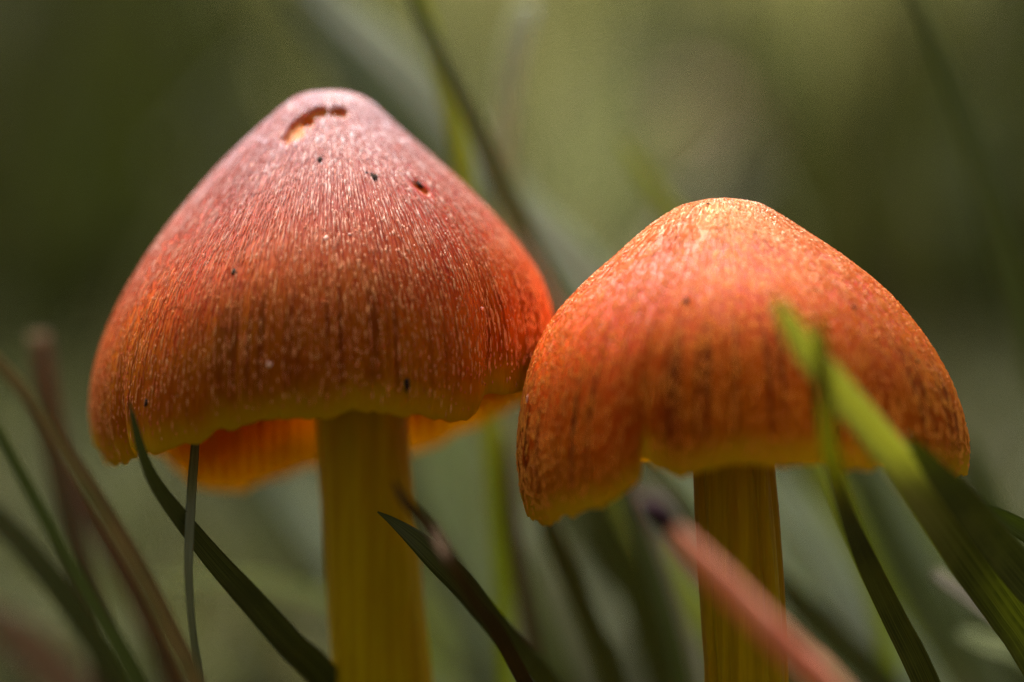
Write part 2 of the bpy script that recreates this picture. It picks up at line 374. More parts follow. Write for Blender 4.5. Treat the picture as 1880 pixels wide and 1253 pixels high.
# ------------------------------------------------------------------ single grass blades
def blade(name, label, pts, mat, group=None, cat='grass shoot', twist=0., ribs=0, keel=.35, thick=.022, root=True,
          tip_pt=True, round_=False, parent=None, n=56, lean=.5, up=False):
    """pts: tip first, rows (photo px, photo py, depth y in cm, width px); made into world positions at that depth"""
    P = []
    for (px, py, y, wp) in pts:
        v = W(px, py, y); P.append((v.x, v.y, v.z, wp*S0*(D0+y)/D0))
    if root:                                    # carry the blade on down to the soil
        a, b = np.array(P[-2]), np.array(P[-1])
        d = (b-a)[:3]; d = d/np.linalg.norm(d)
        gz = float(ground_z(b[0], b[1])) - .12
        if b[2] > gz + .15:
            hh = b[2]-gz; st = min(abs(d[0])/max(.2, -d[2] if d[2] < 0 else .2), 1.6)*math.copysign(1, d[0])
            dy = max(-1.2, min(1.2, d[1]/max(.25, abs(d[2]))))
            x1, y1 = b[0]+st*hh*.42, b[1]+dy*hh*.3
            x2, y2 = b[0]+st*hh*lean, b[1]+dy*hh*.4
            P.append((x1, y1, b[2]-hh*.5, b[3]*.95))
            g2 = float(ground_z(x2, y2)) - .12
            P.append((x2, y2, g2, b[3]*.75))
    S = spline(P, n); c = S[:, :3]; wd = np.maximum(S[:, 3], .004)
    T = np.gradient(c, axis=0); T /= np.linalg.norm(T, axis=1)[:, None]
    view = c - np.array([0, -D0, CAM_H]); view /= np.linalg.norm(view, axis=1)[:, None]
    Wd = np.cross(T, view); Wd /= np.linalg.norm(Wd, axis=1)[:, None] + 1e-9
    Nn = np.cross(Wd, T)
    tws = np.linspace(twist if not isinstance(twist, tuple) else twist[0], twist if not isinstance(twist, tuple) else twist[1], n)
    tws = np.radians(tws)[:, None]
    A = Wd*np.cos(tws)+Nn*np.sin(tws); B = -Wd*np.sin(tws)+Nn*np.cos(tws)
    if up:
        z_pos = (Nn*-1)[:, 2]; pick = 1. if (-(-Wd*math.sin(.8)+Nn*math.cos(.8)))[n//2, 2] > (-(Wd*math.sin(.8)+Nn*math.cos(.8)))[n//2, 2] else -1.
        tws = np.full((n, 1), .8*pick); A = Wd*np.cos(tws)+Nn*np.sin(tws); B = -Wd*np.sin(tws)+Nn*np.cos(tws)
    wreal = wd/np.maximum(.35, np.abs(np.cos(tws[:, 0])))
    if round_:
        K = 12; th = np.linspace(0, 2*np.pi, K, endpoint=False)
        loop = np.stack([np.cos(th)*.5, np.sin(th)*.5], -1); acr = np.cos(th)
        loopz = loop[:, 1][None]*wreal[:, None]; loopx = loop[:, 0][None]*wreal[:, None]
    else:
        m = 7 if not ribs else 2*ribs+1
        u = np.linspace(-1, 1, m)
        prof = -keel*.5*(1-np.abs(u)**1.3)       # V fold, keel away from the upper face
        rib = (np.where(np.arange(m) % 2 == 1, .035, -.0) if ribs else 0)
        topx = u*.5; topz = prof*.5 + rib
        bu = u[::-1][1:-1] if not ribs else np.linspace(1, -1, 7)[1:-1]
        bx = bu*.5; bzp = -keel*.25*(1-np.abs(bu)**1.3)
        tk = np.minimum(thick, wreal*.2)[:, None]
        loopx = np.concatenate([np.repeat(topx[None], n, 0), np.repeat(bx[None], n, 0)], 1)*wreal[:, None]
        loopz = np.concatenate([np.repeat(topz[None], n, 0)*wreal[:, None], bzp[None]*wreal[:, None]-tk*(1-np.abs(bu)[None]*.6)], 1)
        acr = np.concatenate([u, bu]); K = loopx.shape[1]
    V = c[:, None] + A[:, None]*loopx[..., None] - B[:, None]*loopz[..., None]
    i, j = np.meshgrid(np.arange(n-1), np.arange(K), indexing='ij'); j2 = (j+1) % K
    Q = np.stack([i*K+j, (i+1)*K+j, (i+1)*K+j2, i*K+j2], -1).reshape(-1, 4)
    V = np.concatenate([V.reshape(-1, 3), c[:1], c[-1:]], 0)
    e = n*K; jj = np.arange(K)
    tr = np.concatenate([np.stack([np.full(K, e), jj, (jj+1) % K], -1), np.stack([np.full(K, e+1), (n-1)*K+(jj+1) % K, (n-1)*K+jj], -1)])
    al = np.repeat(1-np.linspace(0, 1, n)[:, None], K, 1)
    seed = (hash(label) % 997)*.37 if False else (sum(map(ord, label)) % 97)*1.7
    bl = np.stack([np.repeat(acr[None], n, 0), al, np.full((n, K), seed)], -1).reshape(-1, 3)
    bl = np.concatenate([bl, [[0, 1, seed], [0, 0, seed]]])
    o = mesh_np(name, V, Q, M[mat] if isinstance(mat, str) else mat, parent, tris=tr, attrs={'bl': ('FLOAT_VECTOR', bl)})
    if label and parent is None: tag(o, label, cat, group)
    return o

# ------------------------------------------------------------------ mushrooms
def smooth_interp(x, xp, fp):
    return np.interp(x, xp, fp)
class Cap:
    """A cap: left and right outline blended round the axis, with a rim whose height varies with azimuth."""
    def __init__(s, cpx, ypos, prof, front, back, seed, creases=(), wounds=(), ragged=.012, oval=1., apex=None):
        s.oval = oval; s.y = ypos; s.k = S0*(D0+ypos)/D0
        s.cx = (cpx-940)*s.k; s.seed = seed; s.creases = creases; s.wounds = wounds; s.ragged = ragged
        p = np.array(prof, float)                 # py, left px, right px
        z = CAM_H-(p[:, 0]-626.5)*s.k; sh = ((apex or cpx)-cpx)*np.clip(1-(p[:, 0]-p[0, 0])/320, 0, 1)**1.5
        rl = (cpx+sh-p[:, 1])*s.k; rr = (p[:, 2]-cpx-sh)*s.k
        q = spline(np.stack([z, rl, rr, sh*s.k], -1), 600); q[:, 1:3] = np.maximum(q[:, 1:3], 0)
        s.z, s.rl, s.rr, s.sh = q.T
        s.tau = np.linspace(0, 1, 600)
        azs, zs = [], []
        for side, pts in ((-1, front), (1, back)):
            for (px, py) in pts:
                r = max(rl.max(), rr.max()); yy = ypos; zz = 0; a = 0
                for it in range(12):
                    X = (px-940)*S0*(D0+yy)/D0
                    ca = max(-1, min(1, (X-s.cx)/r)); a = side*math.acos(ca)
                    yy = ypos + oval*r*math.sin(a)
                    zz = CAM_H-(py-626.5)*S0*(D0+yy)/D0
                    r = s.rad_z(zz, a)
                azs.append(a); zs.append(zz)
        o = np.argsort(azs); azs = np.array(azs)[o]; zs = np.array(zs)[o]
        s.raz = np.concatenate([azs-2*np.pi, azs, azs+2*np.pi]); s.rz = np.concatenate([zs, zs, zs])
    def rad_z(s, z, a):
        b = (1+math.cos(a))/2
        zz = s.z[::-1]
        return float(np.interp(z, zz, s.rl[::-1])*(1-b)+np.interp(z, zz, s.rr[::-1])*b)
    def tau_rim(s, az):
        az = (np.asarray(az)+np.pi) % (2*np.pi)-np.pi
        zr = np.interp(az, s.raz, s.rz)
        u = (az+np.pi)/(2*np.pi)
        rag = (lat_noise(u*230, u*0+.5, s.seed, 230)-.5)*1.2 + (lat_noise(u*90, u*0+3.5, s.seed+1, 90)-.5)*1.6
        zr = zr + rag*s.ragged
        return np.interp(zr, s.z[::-1], s.tau[::-1])
    def surf(s, v, az, relief=True):
        """v in 0..1 apex to rim -> points, plus arc data"""
        v = np.asarray(v, float); az = np.asarray(az, float)
        tr = s.tau_rim(az); tau = v*tr
        b = (1+np.cos(az))/2
        b = b*b*(3-2*b)*.35+b*.65
        def ev(t):
            return np.interp(t, s.tau, s.rl)*(1-b)+np.interp(t, s.tau, s.rr)*b, np.interp(t, s.tau, s.z)
        r, z = ev(tau); r2, z2 = ev(np.minimum(1, tau+.004)); r1, z1 = ev(np.maximum(0, tau-.004))
        dr, dz = r2-r1, z2-z1; L = np.hypot(dr, dz)+1e-9
        nr, nz = -dz/L, dr/L                      # outward normal in the profile plane
        d = np.zeros_like(r)
        zr = np.interp(tr, s.tau, s.z); below = z-zr   # height above the rim
        if relief:
            u = (az/(2*np.pi)) % 1
            edge = np.exp(-np.maximum(below, 0)/.35)
            d += (lat_noise(u*14, v*2, s.seed+2, 14)-.5)*.07*edge
            d += (lat_noise(u*9, v*4+9, s.seed+3, 9)-.5)*.03*np.minimum(1, v*3)
            d += (lat_noise(u*70, v*3, s.seed+4, 70)-.5)*.016*edge
            d += (lat_noise(u*220, v*14, s.seed+5, 220)-.5)*.006*np.minimum(1, v*4)
            for (a0, wd, dep, hgt) in s.creases:
                da = (az-a0+np.pi) % (2*np.pi)-np.pi
                d += dep*np.exp(-(da/wd)**2)*np.exp(-(np.maximum(below, 0)/hgt)**2)
        wm = np.zeros_like(r)
        r_, z_ = r+nr*d, z+nz*d
        P = np.stack([s.cx+np.interp(tau, s.tau, s.sh)+r_*np.cos(az), s.y+s.oval*r_*np.sin(az), z_], -1)
        Nn = np.stack([nr*np.cos(az), nr*np.sin(az), nz], -1)
        return P, Nn, r, z, below
    def find(s, px, py):
        """the point of the outer skin seen at a photo position"""
        best = None
        V, A = np.meshgrid(np.linspace(0.01, 1, 160), np.linspace(-np.pi, 0, 260))
        P, Nn, *_ = s.surf(V, A)
        sx = P[..., 0]/((D0+P[..., 1])/D0)/S0+940; sy = 626.5-(P[..., 2]-CAM_H)/((D0+P[..., 1])/D0)/S0
        i = np.argmin((sx-px)**2+(sy-py)**2)
        return P.reshape(-1, 3)[i], Nn.reshape(-1, 3)[i], V.ravel()[i], A.ravel()[i]

def build_cap(cap, mat, parent, fib_n, seed, specks, grains, wounds, fib_top, fib_col, fib_hi, fib_w=1.):
    NA, NV, NI = 760, 250, 40
    az = np.linspace(-np.pi, np.pi, NA, endpoint=False)
    vv = np.linspace(0, 1, NV)**1.0
    vv = np.concatenate([[0.004], vv[1:]])
    A, V = np.meshgrid(az, vv)
    P, Nn, r, z, below = cap.surf(V, A)
    dP = np.linalg.norm(np.diff(P, axis=0), axis=2)
    sd = np.concatenate([np.zeros((1, NA)), np.cumsum(dP, 0)], 0); rd = sd[-1][None]-sd; hn = sd/sd[-1][None]
    wound = np.zeros_like(sd)
    sx = P[..., 0]/((D0+P[..., 1])/D0)/S0+940; sy = 626.5-(P[..., 2]-CAM_H)/((D0+P[..., 1])/D0)/S0
    front = (P[..., 1] < cap.y+.12)
    for line, rad, dep in wounds:                 # torn patches of skin, sunk below the surface
        wp = [cap.find(*q)[0] for q in line]
        dist = np.full(sd.shape, 9.)
        for a, b in zip(wp[:-1], wp[1:]):
            ab = b-a; t = np.clip(((P-a)@ab)/(ab@ab), 0, 1)
            dist = np.minimum(dist, np.linalg.norm(P-(a+t[..., None]*ab), axis=2))
        m = np.clip((rad-dist)/(rad*.35), 0, 1); wound = np.maximum(wound, m)
        P = P-Nn*(m*dep)[..., None]
    # inner skin
    vi = np.linspace(1, .06, NI); A2, V2 = np.meshgrid(az, vi)
    P2, N2, r2, z2, b2 = cap.surf(V2, A2)
    th = .018+.16*(1-V2)**.8
    P2 = P2-N2*th[..., None]
    P2[0] = P[-1]*.5+P2[0]*.5 - np.array([0, 0, .006])
    Vt = np.concatenate([P.reshape(-1, 3), P2.reshape(-1, 3)])
    rows = NV+NI
    i, j = np.meshgrid(np.arange(rows-1), np.arange(NA), indexing='ij'); j2 = (j+1) % NA
    Q = np.stack([i*NA+j, (i+1)*NA+j, (i+1)*NA+j2, i*NA+j2], -1).reshape(-1, 4)
    apex = P[0].mean(0)+np.array([0, 0, .0005]); under = P2[-1].mean(0)
    Vt = np.concatenate([Vt, [apex, under]]); e = rows*NA; jj = np.arange(NA)
    tr = np.concatenate([np.stack([np.full(NA, e), jj, (jj+1) % NA], -1),
                         np.stack([np.full(NA, e+1), (rows-1)*NA+(jj+1) % NA, (rows-1)*NA+jj], -1)])
    def full(outer, inner_val, e0, e1):
        return np.concatenate([outer.ravel(), np.asarray(inner_val).ravel(), [e0, e1]])
    sdi = np.repeat(sd[-1][None], NI, 0)
    hnA = full(hn, np.clip(V2, .8, 1), 0, .8); rdA = full(rd, (1-V2)*.55, sd[-1].mean(), 1.3); wA = full(wound, V2*0, 0, 0)
    sA = full(sd, sdi+(1-V2), 0, 2)
    cyl = np.stack([np.concatenate([np.cos(A).ravel(), np.cos(A2).ravel(), [0, 0]]),
                    np.concatenate([np.sin(A).ravel(), np.sin(A2).ravel(), [0, 0]]), sA], -1)
    o = mesh_np('cap', Vt, Q, mat, parent, tris=tr, attrs={'hn': ('FLOAT', hnA), 'rd': ('FLOAT', rdA), 'wound': ('FLOAT', wA),
                                                           'cyl': ('FLOAT_VECTOR', cyl)})
    # silky fibrils: short raised threads along the radii
    g = np.random.default_rng(seed)
    ok = []; cnt = 0
    v = np.sqrt(g.random(fib_n*3))*.93+.04
    lines = np.where(v < .3, 140, 280)
    a = (np.floor(g.random(fib_n*3)*lines)+g.normal(size=fib_n*3)*.16)/lines*2*np.pi-np.pi+.03*np.sin(v*9)
    keep = g.random(len(v)) < np.clip(np.interp(v, [0, fib_top, fib_top+.25, .8, .95], [.3, .9, 1., .4, .06]), 0, 1)
    v, a = v[keep][:fib_n], a[keep][:fib_n]; n = len(v)
    ln = (.018+.06*g.random(n)**2.)/1.9; wd = (.0016+.0048*g.random(n)**1.3)*fib_w
    P0, N0, *_ = cap.surf(v, a); P1, N1, *_ = cap.surf(np.minimum(v+ln, 1), a)
    Pm, Nm, rm, *_ = cap.surf(np.minimum(v+ln*.5, 1), a)
    T = P1-P0; Sd = np.cross(T, Nm); Sd /= np.linalg.norm(Sd, axis=1)[:, None]+1e-9
    up = .006; lo = -.001
    F = np.stack([P0+N0*lo, Pm+Sd*wd[:, None]+Nm*lo, Pm+Nm*up, Pm-Sd*wd[:, None]+Nm*lo, P1+N1*lo], 1)
    b = (np.arange(n)*5)[:, None, None]
    t = (b+np.array([[0, 1, 2], [0, 2, 3], [1, 4, 2], [2, 4, 3]])[None]).reshape(-1, 3)
    k_ = g.random((n, 1))**1.1
    hi = np.clip((fib_hi-v)/.35, 0, 1)[:, None]  # sky glints painted in: threads turn paler towards the tip
    fc = (1-k_)*(np.array(fib_col[0])*(1-hi)+hi*np.array(fib_col[3]))+k_*(hi*np.array(fib_col[1])+(1-hi)*np.array(fib_col[2]))
    if wounds:
        wl = np.concatenate([[cap.find(*q)[0] for q in ln_] for ln_, _, _ in wounds])
        F[np.min(np.linalg.norm(Pm[:, None]-wl[None], axis=2), 1) < .06] = P0[0]-N0[0]*.02
    fc = np.repeat(np.concatenate([fc, np.ones((n, 1))], 1)[:, None], 5, 1)
    f = mesh_np('fibrils', F.reshape(-1, 3), None, M['fibril'], o, tris=t, smooth=False, attrs={'col': ('FLOAT_COLOR', fc)}); tag(f, kind='stuff')
    # gills: radial plates hung under the inner skin
    ng = 84; gv = np.linspace(.985, .14, 22); VV = []; QQ = []; k = 0
    for q in range(ng):
        ga = 2*np.pi*(q+.3*g.random())/ng
        lo_v = .14 if q % 2 == 0 else .5
        gvq = np.linspace(.985, lo_v, 22)
        PP, NN, *_ = cap.surf(gvq, np.full(22, ga), relief=True)
        th = .018+.16*(1-gvq)**.8
        top = PP-NN*(th-.004)[:, None]
        dep = .012+.20*np.sin(np.pi*np.clip((.985-gvq)/(.985-lo_v), 0, 1)**.8)
        bot = top-NN*dep[:, None]
        side = np.array([-math.sin(ga), math.cos(ga), 0])*.009
        blk = np.stack([top-side, top+side, bot+side*.5, bot-side*.5], 1)
        VV.append(blk.reshape(-1, 3)); base = k; k += 88
        for x in range(21):
            for c in range(4):
                QQ.append([base+x*4+c, base+x*4+(c+1) % 4, base+x*4+4+(c+1) % 4, base+x*4+4+c])
    gl = mesh_np('gills', np.concatenate(VV), np.array(QQ), M['gill'], o); tag(gl, kind='stuff')
    # dirt and pale grains stuck in the skin
    for (px, py, rpx, el), mm, nm in [(s_, 'speck', 'dirt_speck') for s_ in specks]+[(s_, 'grain', 'pale_grain') for s_ in grains]:
        p, nn, v0, a0 = cap.find(px, py); rad = rpx*S0*1.05
        p2, *_ = cap.surf(np.array([min(1, v0+.02)]), np.array([a0])); t_ = p2[0]-p; t_ /= np.linalg.norm(t_)+1e-9
        s_ = np.cross(t_, nn)
        th = np.linspace(0, 2*np.pi, 9, endpoint=False); vs_ = []
        for h, rr in ((-.3, 1.), (.12, .8), (.28, .4)):
            for q in th:
                k_ = rr*(.55+.8*g.random())
                vs_.append(p+t_*math.cos(q)*rad*el*k_+s_*math.sin(q)*rad*k_+nn*h*rad)
        vs_.append(p+nn*.33*rad)
        qq = [[r_*9+c, r_*9+(c+1) % 9, (r_+1)*9+(c+1) % 9, (r_+1)*9+c] for r_ in range(2) for c in range(9)]
        tt = [[18+c, 18+(c+1) % 9, 27] for c in range(9)]
        mesh_np(nm, vs_, qq, M[mm], o, tris=tt)
    return o
def build_stem(rows, ypos, mat, parent, flutes, seed, flat=1.):
    """rows: photo py, left px, right px at the stem's depth; carried down to the soil"""
    k = S0*(D0+ypos)/D0
    R_ = [((l+r)/2*k-940*k, CAM_H-(py-626.5)*k, (r-l)/2*k) for py, l, r in rows]
    x, z, rr = R_[-1]; x0, z0, _ = R_[-2]
    sl = (x-x0)/(z-z0)
    R_.append((x+sl*(.9-z)*.8, .9, rr*1.03)); R_.append((x+sl*(-.15-z)*.6, -.2, rr*1.12))
    S = spline(R_, 110); K = 144
    th = np.linspace(0, 2*np.pi, K, endpoint=False)
    TH, I = np.meshgrid(th, np.arange(110)); u = TH/(2*np.pi); vz = S[:, 1][:, None]+0*TH
    d = np.zeros_like(TH)
    for a, wd, dep in flutes:
        da = (TH-a+np.pi+.12*np.sin(vz*1.1+seed)) % (2*np.pi)-np.pi; d += dep*np.exp(-(da/wd)**2)
    d += (lat_noise(u*40, vz*.8+5, seed, 40)-.5)*.018+(lat_noise(u*8, vz*.7+9, seed+1, 8)-.5)*.05
    d += (lat_noise(u*14, vz*5+2, seed+2, 14)-.5)*.008
    rad = S[:, 2][:, None]*(1+d*2.2)
    V = np.stack([S[:, 0][:, None]+rad*np.cos(TH), ypos+rad*np.sin(TH)*flat, vz], -1)
    i, j = np.meshgrid(np.arange(109), np.arange(K), indexing='ij'); j2 = (j+1) % K
    Q = np.stack([i*K+j, (i+1)*K+j, (i+1)*K+j2, i*K+j2], -1).reshape(-1, 4)
    Vt = np.concatenate([V.reshape(-1, 3), [[*V[0].mean(0)], [*V[-1].mean(0)]]]); e = 110*K; jj = np.arange(K)
    tr = np.concatenate([np.stack([np.full(K, e), jj, (jj+1) % K], -1), np.stack([np.full(K, e+1), 109*K+(jj+1) % K, 109*K+jj], -1)])
    return mesh_np('stem', Vt, Q, mat, parent, tris=tr)

def base_empty(name, loc, label, cat, group=None):
    e = bpy.data.objects.new(name, None); C.objects.link(e); e.empty_display_size = .3
    tag(e, label, cat, group); e.location = loc
    return e
def reparent_keep(e):
    for ch in e.children: ch.matrix_parent_inverse = e.matrix_world.inverted()

# taller left mushroom
YL = .84
RAG = .022
capL = Cap(598, YL,
    [(168, 604, 604), (170, 580, 628), (176, 558, 652), (190, 532, 680), (235, 480, 731), (290, 420, 796), (355, 360, 868), (430, 300, 935), (500, 252, 982),
     (570, 213, 1010), (640, 186, 1022), (700, 175, 1024), (760, 176, 1018), (820, 190, 1002), (862, 212, 985), (905, 240, 965), (960, 280, 930)],
    [(176, 800), (195, 838), (216, 862), (238, 842), (252, 820), (300, 822), (335, 812), (372, 812), (395, 794), (440, 782), (500, 772), (560, 768), (600, 764), (640, 754),
     (700, 758), (745, 764), (800, 772), (850, 775), (872, 768), (890, 748), (905, 732), (935, 722), (985, 715)],
    [(215, 850), (260, 835), (300, 840), (350, 890), (410, 905), (480, 893), (580, 862), (680, 845), (750, 835), (800, 815), (850, 790), (900, 770), (960, 745), (1000, 720)],
    21, creases=[(-2.53, .05, -.05, .45), (-.72, .07, -.07, .5), (-.52, .09, -.05, .45), (-2.2, .16, .03, .3)], ragged=RAG, apex=604)
eL = base_empty('mushroom', (0, 0, 0), 'taller mushroom with red conical cap and torn skin at its tip', 'mushroom', None)
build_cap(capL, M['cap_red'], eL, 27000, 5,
    [(686, 325, 8, 1.6), (588, 294, 6, 1.5), (770, 338, 7, 1.3), (428, 502, 7, 1.2), (745, 711, 6, 2.6), (268, 742, 6, 1.5), (672, 318, 4, 1.), (258, 585, 3, 1.)],
    [(494, 671, 7, 1.), (884, 565, 5, 1.), (600, 435, 5, 1.4), (640, 432, 4, 1.2)],
    [([(538, 248), (545, 232), (556, 224)], .075, .03), ([(562, 216), (585, 207), (622, 205)], .055, .035), ([(768, 340), (782, 350)], .03, .02)], .2, ((.60, .13, .03), (.97, .90, .96), (.90, .42, .16), (.62, .24, .20)), .70)
build_stem([(560, 560, 730), (700, 574, 742), (800, 580, 750), (900, 587, 760), (1020, 594, 772), (1130, 600, 784), (1253, 608, 797)], YL, M['stem'], eL,
    [(-1.35, .3, -.03), (-2.3, .3, .03), (-.6, .25, .02)], 31)

# shorter right mushroom
YR = .10
capR = Cap(1355, YR,
    [(365, 1326, 1326), (367, 1300, 1352), (373, 1272, 1380), (384, 1240, 1405), (420, 1188, 1466), (475, 1128, 1553), (530, 1068, 1622), (580, 1022, 1668),
     (640, 984, 1712), (710, 960, 1750), (800, 948, 1778), (860, 948, 1780), (920, 956, 1772), (955, 966, 1765), (1000, 985, 1750)],
    [(950, 880), (958, 935), (966, 950), (985, 957), (1005, 962), (1030, 955), (1055, 944), (1100, 932), (1130, 918), (1152, 905), (1166, 885), (1168, 862), (1172, 846), (1183, 846),
     (1195, 856), (1212, 866), (1240, 880), (1262, 876), (1285, 866), (1340, 852), (1420, 854), (1500, 852), (1560, 862), (1605, 865), (1622, 852), (1634, 872), (1655, 884),
     (1700, 880), (1740, 872), (1768, 880), (1776, 872)],
    [(955, 900), (1050, 860), (1200, 840), (1350, 830), (1500, 835), (1650, 850), (1770, 870)],
    47, creases=[(-2.085, .035, -.06, .35), (-2.2, .10, .03, .5), (-1.9, .12, -.03, .35)], ragged=RAG*.8, oval=.86, apex=1326)
eR = base_empty('mushroom', (0, 0, 0), 'shorter mushroom with bright orange cap split at its edge', 'mushroom', None)
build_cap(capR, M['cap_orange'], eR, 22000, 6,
    [(1300, 374, 4, 1.), (1258, 554, 6, 1.2), (1570, 566, 6, 1.4), (1684, 664, 5, 1.), (1219, 410, 3, 1.), (1497, 530, 4, 1.)],
    [(968, 729, 5, 2.), (980, 855, 3, 1.6)], [], .1, ((.75, .20, .02), (.95, .66, .40), (.92, .34, .03), (.78, .20, .03)), .60, 1.15)
build_stem([(640, 1268, 1405), (760, 1270, 1412), (870, 1275, 1421), (960, 1278, 1429), (1060, 1282, 1437), (1160, 1287, 1443), (1253, 1292, 1447)], YR, M['stem2'], eR,
    [(-1.1, .12, -.05), (-1.9, .15, .03), (-.5, .1, -.04), (-2.6, .1, -.03)], 53)

# faded mushroom far behind on the bank
def far_mushroom(px, py, y, wpx, hpx):
    k = S0*(D0+y)/D0; c = W(px, py, y); R0 = wpx/2*k; H = hpx*k
    gz = float(ground_z(c.x, y))
    e = base_empty('mushroom', (0, 0, 0), 'faded brown mushroom far behind on the grassy bank', 'mushroom')
    prof = [(0, 0), (.3, -.04), (.6, -.2), (.85, -.5), (1, -.85), (.97, -1), (.9, -.95), (.5, -.72), (.15, -.65), (0, -.65)]
    S = spline(np.array(prof), 40); K = 36; th = np.linspace(0, 2*np.pi, K, endpoint=False)
    V = np.stack([c.x+S[:, :1]*R0*np.cos(th), y+S[:, :1]*R0*np.sin(th), c.z+S[:, 1:]*H+0*th], -1)
    i, j = np.meshgrid(np.arange(39), np.arange(K), indexing='ij'); j2 = (j+1) % K
    mesh_np('cap', V.reshape(-1, 3), np.stack([i*K+j, (i+1)*K+j, (i+1)*K+j2, i*K+j2], -1).reshape(-1, 4), M['far_cap'], e)
    n = 14; zz = np.linspace(c.z-.6*H, gz-.15, n); rr = R0*(.34+.06*np.sin(np.linspace(0, 3, n)))
    V = np.stack([c.x+rr[:, None]*np.cos(th)+.1*np.linspace(0, 1, n)[:, None], y+rr[:, None]*np.sin(th), zz[:, None]+0*th], -1)
    i, j = np.meshgrid(np.arange(n-1), np.arange(K), indexing='ij'); j2 = (j+1) % K
    mesh_np('stem', V.reshape(-1, 3), np.stack([i*K+j, (i+1)*K+j, (i+1)*K+j2, i*K+j2], -1).reshape(-1, 4), M['far_stem'], e)
M['far_cap'] = simple('faded_brown_cap', (.62, .34, .22), .6)
M['far_stem'] = simple('grey_stem', (.40, .38, .30), .6)
far_mushroom(1290, 172, 30, 230, 150)

# ------------------------------------------------------------------ blades one can pick out
G1 = None
# sharp or nearly sharp, around the caps
blade('grass_shoot', 'dark green keeled blade with red tip against left edge of red cap',
    [(238, 738, -.42, 3), (246, 775, -.40, 12), (264, 840, -.34, 19), (290, 895, -.26, 26), (340, 962, -.12, 34), (400, 1035, .05, 42), (470, 1112, .25, 50), (535, 1185, .45, 54), (605, 1256, .7, 58)],
    M['g_dark'], twist=(20, -12), keel=.6)
blade('grass_shoot', 'thin upright grey-green blade under the red cap crossing a keeled blade',
    [(362, 770, .12, 10), (358, 822, .05, 16), (352, 900, -.08, 18), (348, 975, -.16, 18), (346, 1050, -.2, 16), (351, 1130, -.2, 14), (359, 1195, -.18, 14), (368, 1258, -.15, 15)],
    M['g_grey'], twist=10, keel=.3)
blade('grass_shoot', 'dark pointed blade crossing in front of the thick smooth yellow stem',
    [(693, 940, .02, 3), (720, 957, .0, 16), (760, 988, -.03, 34), (805, 1030, .0, 46), (850, 1075, .15, 48), (900, 1135, .4, 44), (960, 1205, .7, 44), (1010, 1262, 1.0, 46)],
    M['g_dark'], twist=0, keel=.4)
blade('grass_shoot', 'blurred rusty brown blade beside the smooth yellow stem',
    [(722, 884, -.9, 6), (745, 922, -.9, 18), (785, 965, -.9, 24), (830, 1035, -1.1, 25), (875, 1110, -.9, 26), (930, 1190, -.3, 28)], M['g_rust'], twist=-30)
blade('grass_shoot', 'bright green blurred blade leaning across the orange cap',
    [(1424, 545, -1.7, 10), (1436, 572, -1.68, 32), (1472, 632, -1.6, 50), (1530, 705, -1.45, 58), (1600, 790, -1.25, 62), (1652, 855, -1.0, 66), (1712, 935, -.6, 74), (1780, 1030, -.25, 78), (1850, 1128, 0, 76), (1905, 1210, .1, 76)],
    M['g_bright'], twist=(15, 8), ribs=12, keel=.3, n=80)
blade('grass_shoot', 'narrow upright blade blurring where it passes the orange cap',
    [(1503, 575, -1.6, 6), (1506, 620, -1.6, 22), (1514, 715, -1.55, 32), (1524, 830, -1.35, 34), (1552, 935, -.95, 38), (1592, 1032, -.25, 42), (1642, 1135, -.05, 46), (1702, 1258, .05, 50)],
    M['g_fade'], twist=(0, -8), ribs=8, keel=.4, n=70)
o7 = blade('grass_shoot', 'broad dark folded blade at the right edge of the orange cap',
    [(1662, 796, -1.2, 6), (1690, 830, -1.1, 30), (1730, 880, -.9, 48), (1775, 930, -.6, 60), (1830, 1000, -.4, 68), (1890, 1070, -.2, 72), (1960, 1150, 0, 70)],
    M['g_fold'], twist=(-25, 5), ribs=9, keel=.5)
blade('grass_shoot', 'short light green blade end beside the broad folded blade',
    [(1800, 925, -.1, 5), (1830, 945, -.1, 26), (1870, 968, -.05, 36), (1930, 1010, 0, 44), (2000, 1090, 0, 50)], M['g_mid'], keel=.5)
blade('grass_stalk', 'blurred pink stalk crossing in front of the fibrous yellow stem',
    [(1222, 955, -2.0, 26), (1250, 992, -2.0, 42), (1320, 1062, -2.0, 52), (1400, 1145, -2.0, 56), (1470, 1215, -2.0, 58), (1540, 1285, -2.0, 60)], M['g_pink'], cat='stalk', round_=True)
blade('seed_head', 'blurred dark purple bud at the tip of the pink stalk',
    [(1172, 912, -2.0, 10), (1188, 926, -2.0, 44), (1210, 946, -2.0, 60), (1228, 966, -2.0, 46), (1240, 980, -2.0, 20)], simple('purple_bud', (.035, .014, .02), .8, 0, .1), cat='bud', round_=True, root=False)
# left side, out of focus
LB = 'blurred blades left of the red cap'
blade('grass_shoot', 'long rosy brown blade slanting down left of the red cap',
    [(-120, 540, -1.05, 10), (0, 668, -1.05, 22), (62, 742, -1.05, 24), (132, 850, -1.05, 27), (200, 962, -1.05, 29), (262, 1065, -1.05, 30), (318, 1175, -1.05, 32), (360, 1262, -1.05, 33)], M['g_rosy'], LB)
blade('grass_shoot', 'slim olive blade slanting below the long rosy brown blade',
    [(-60, 690, -.9, 12), (0, 800, -.9, 20), (60, 910, -.9, 24), (120, 1020, -.9, 27), (172, 1110, -.9, 28), (255, 1258, -.9, 30)], M['g_mid'], LB)
blade('grass_shoot', 'wide rusty brown blade low down behind the long rosy blade',
    [(60, 740, 2.6, 8), (130, 870, 2.6, 34), (200, 985, 2.6, 46), (262, 1100, 2.6, 52), (330, 1260, 2.6, 54)], M['g_brown'], LB)
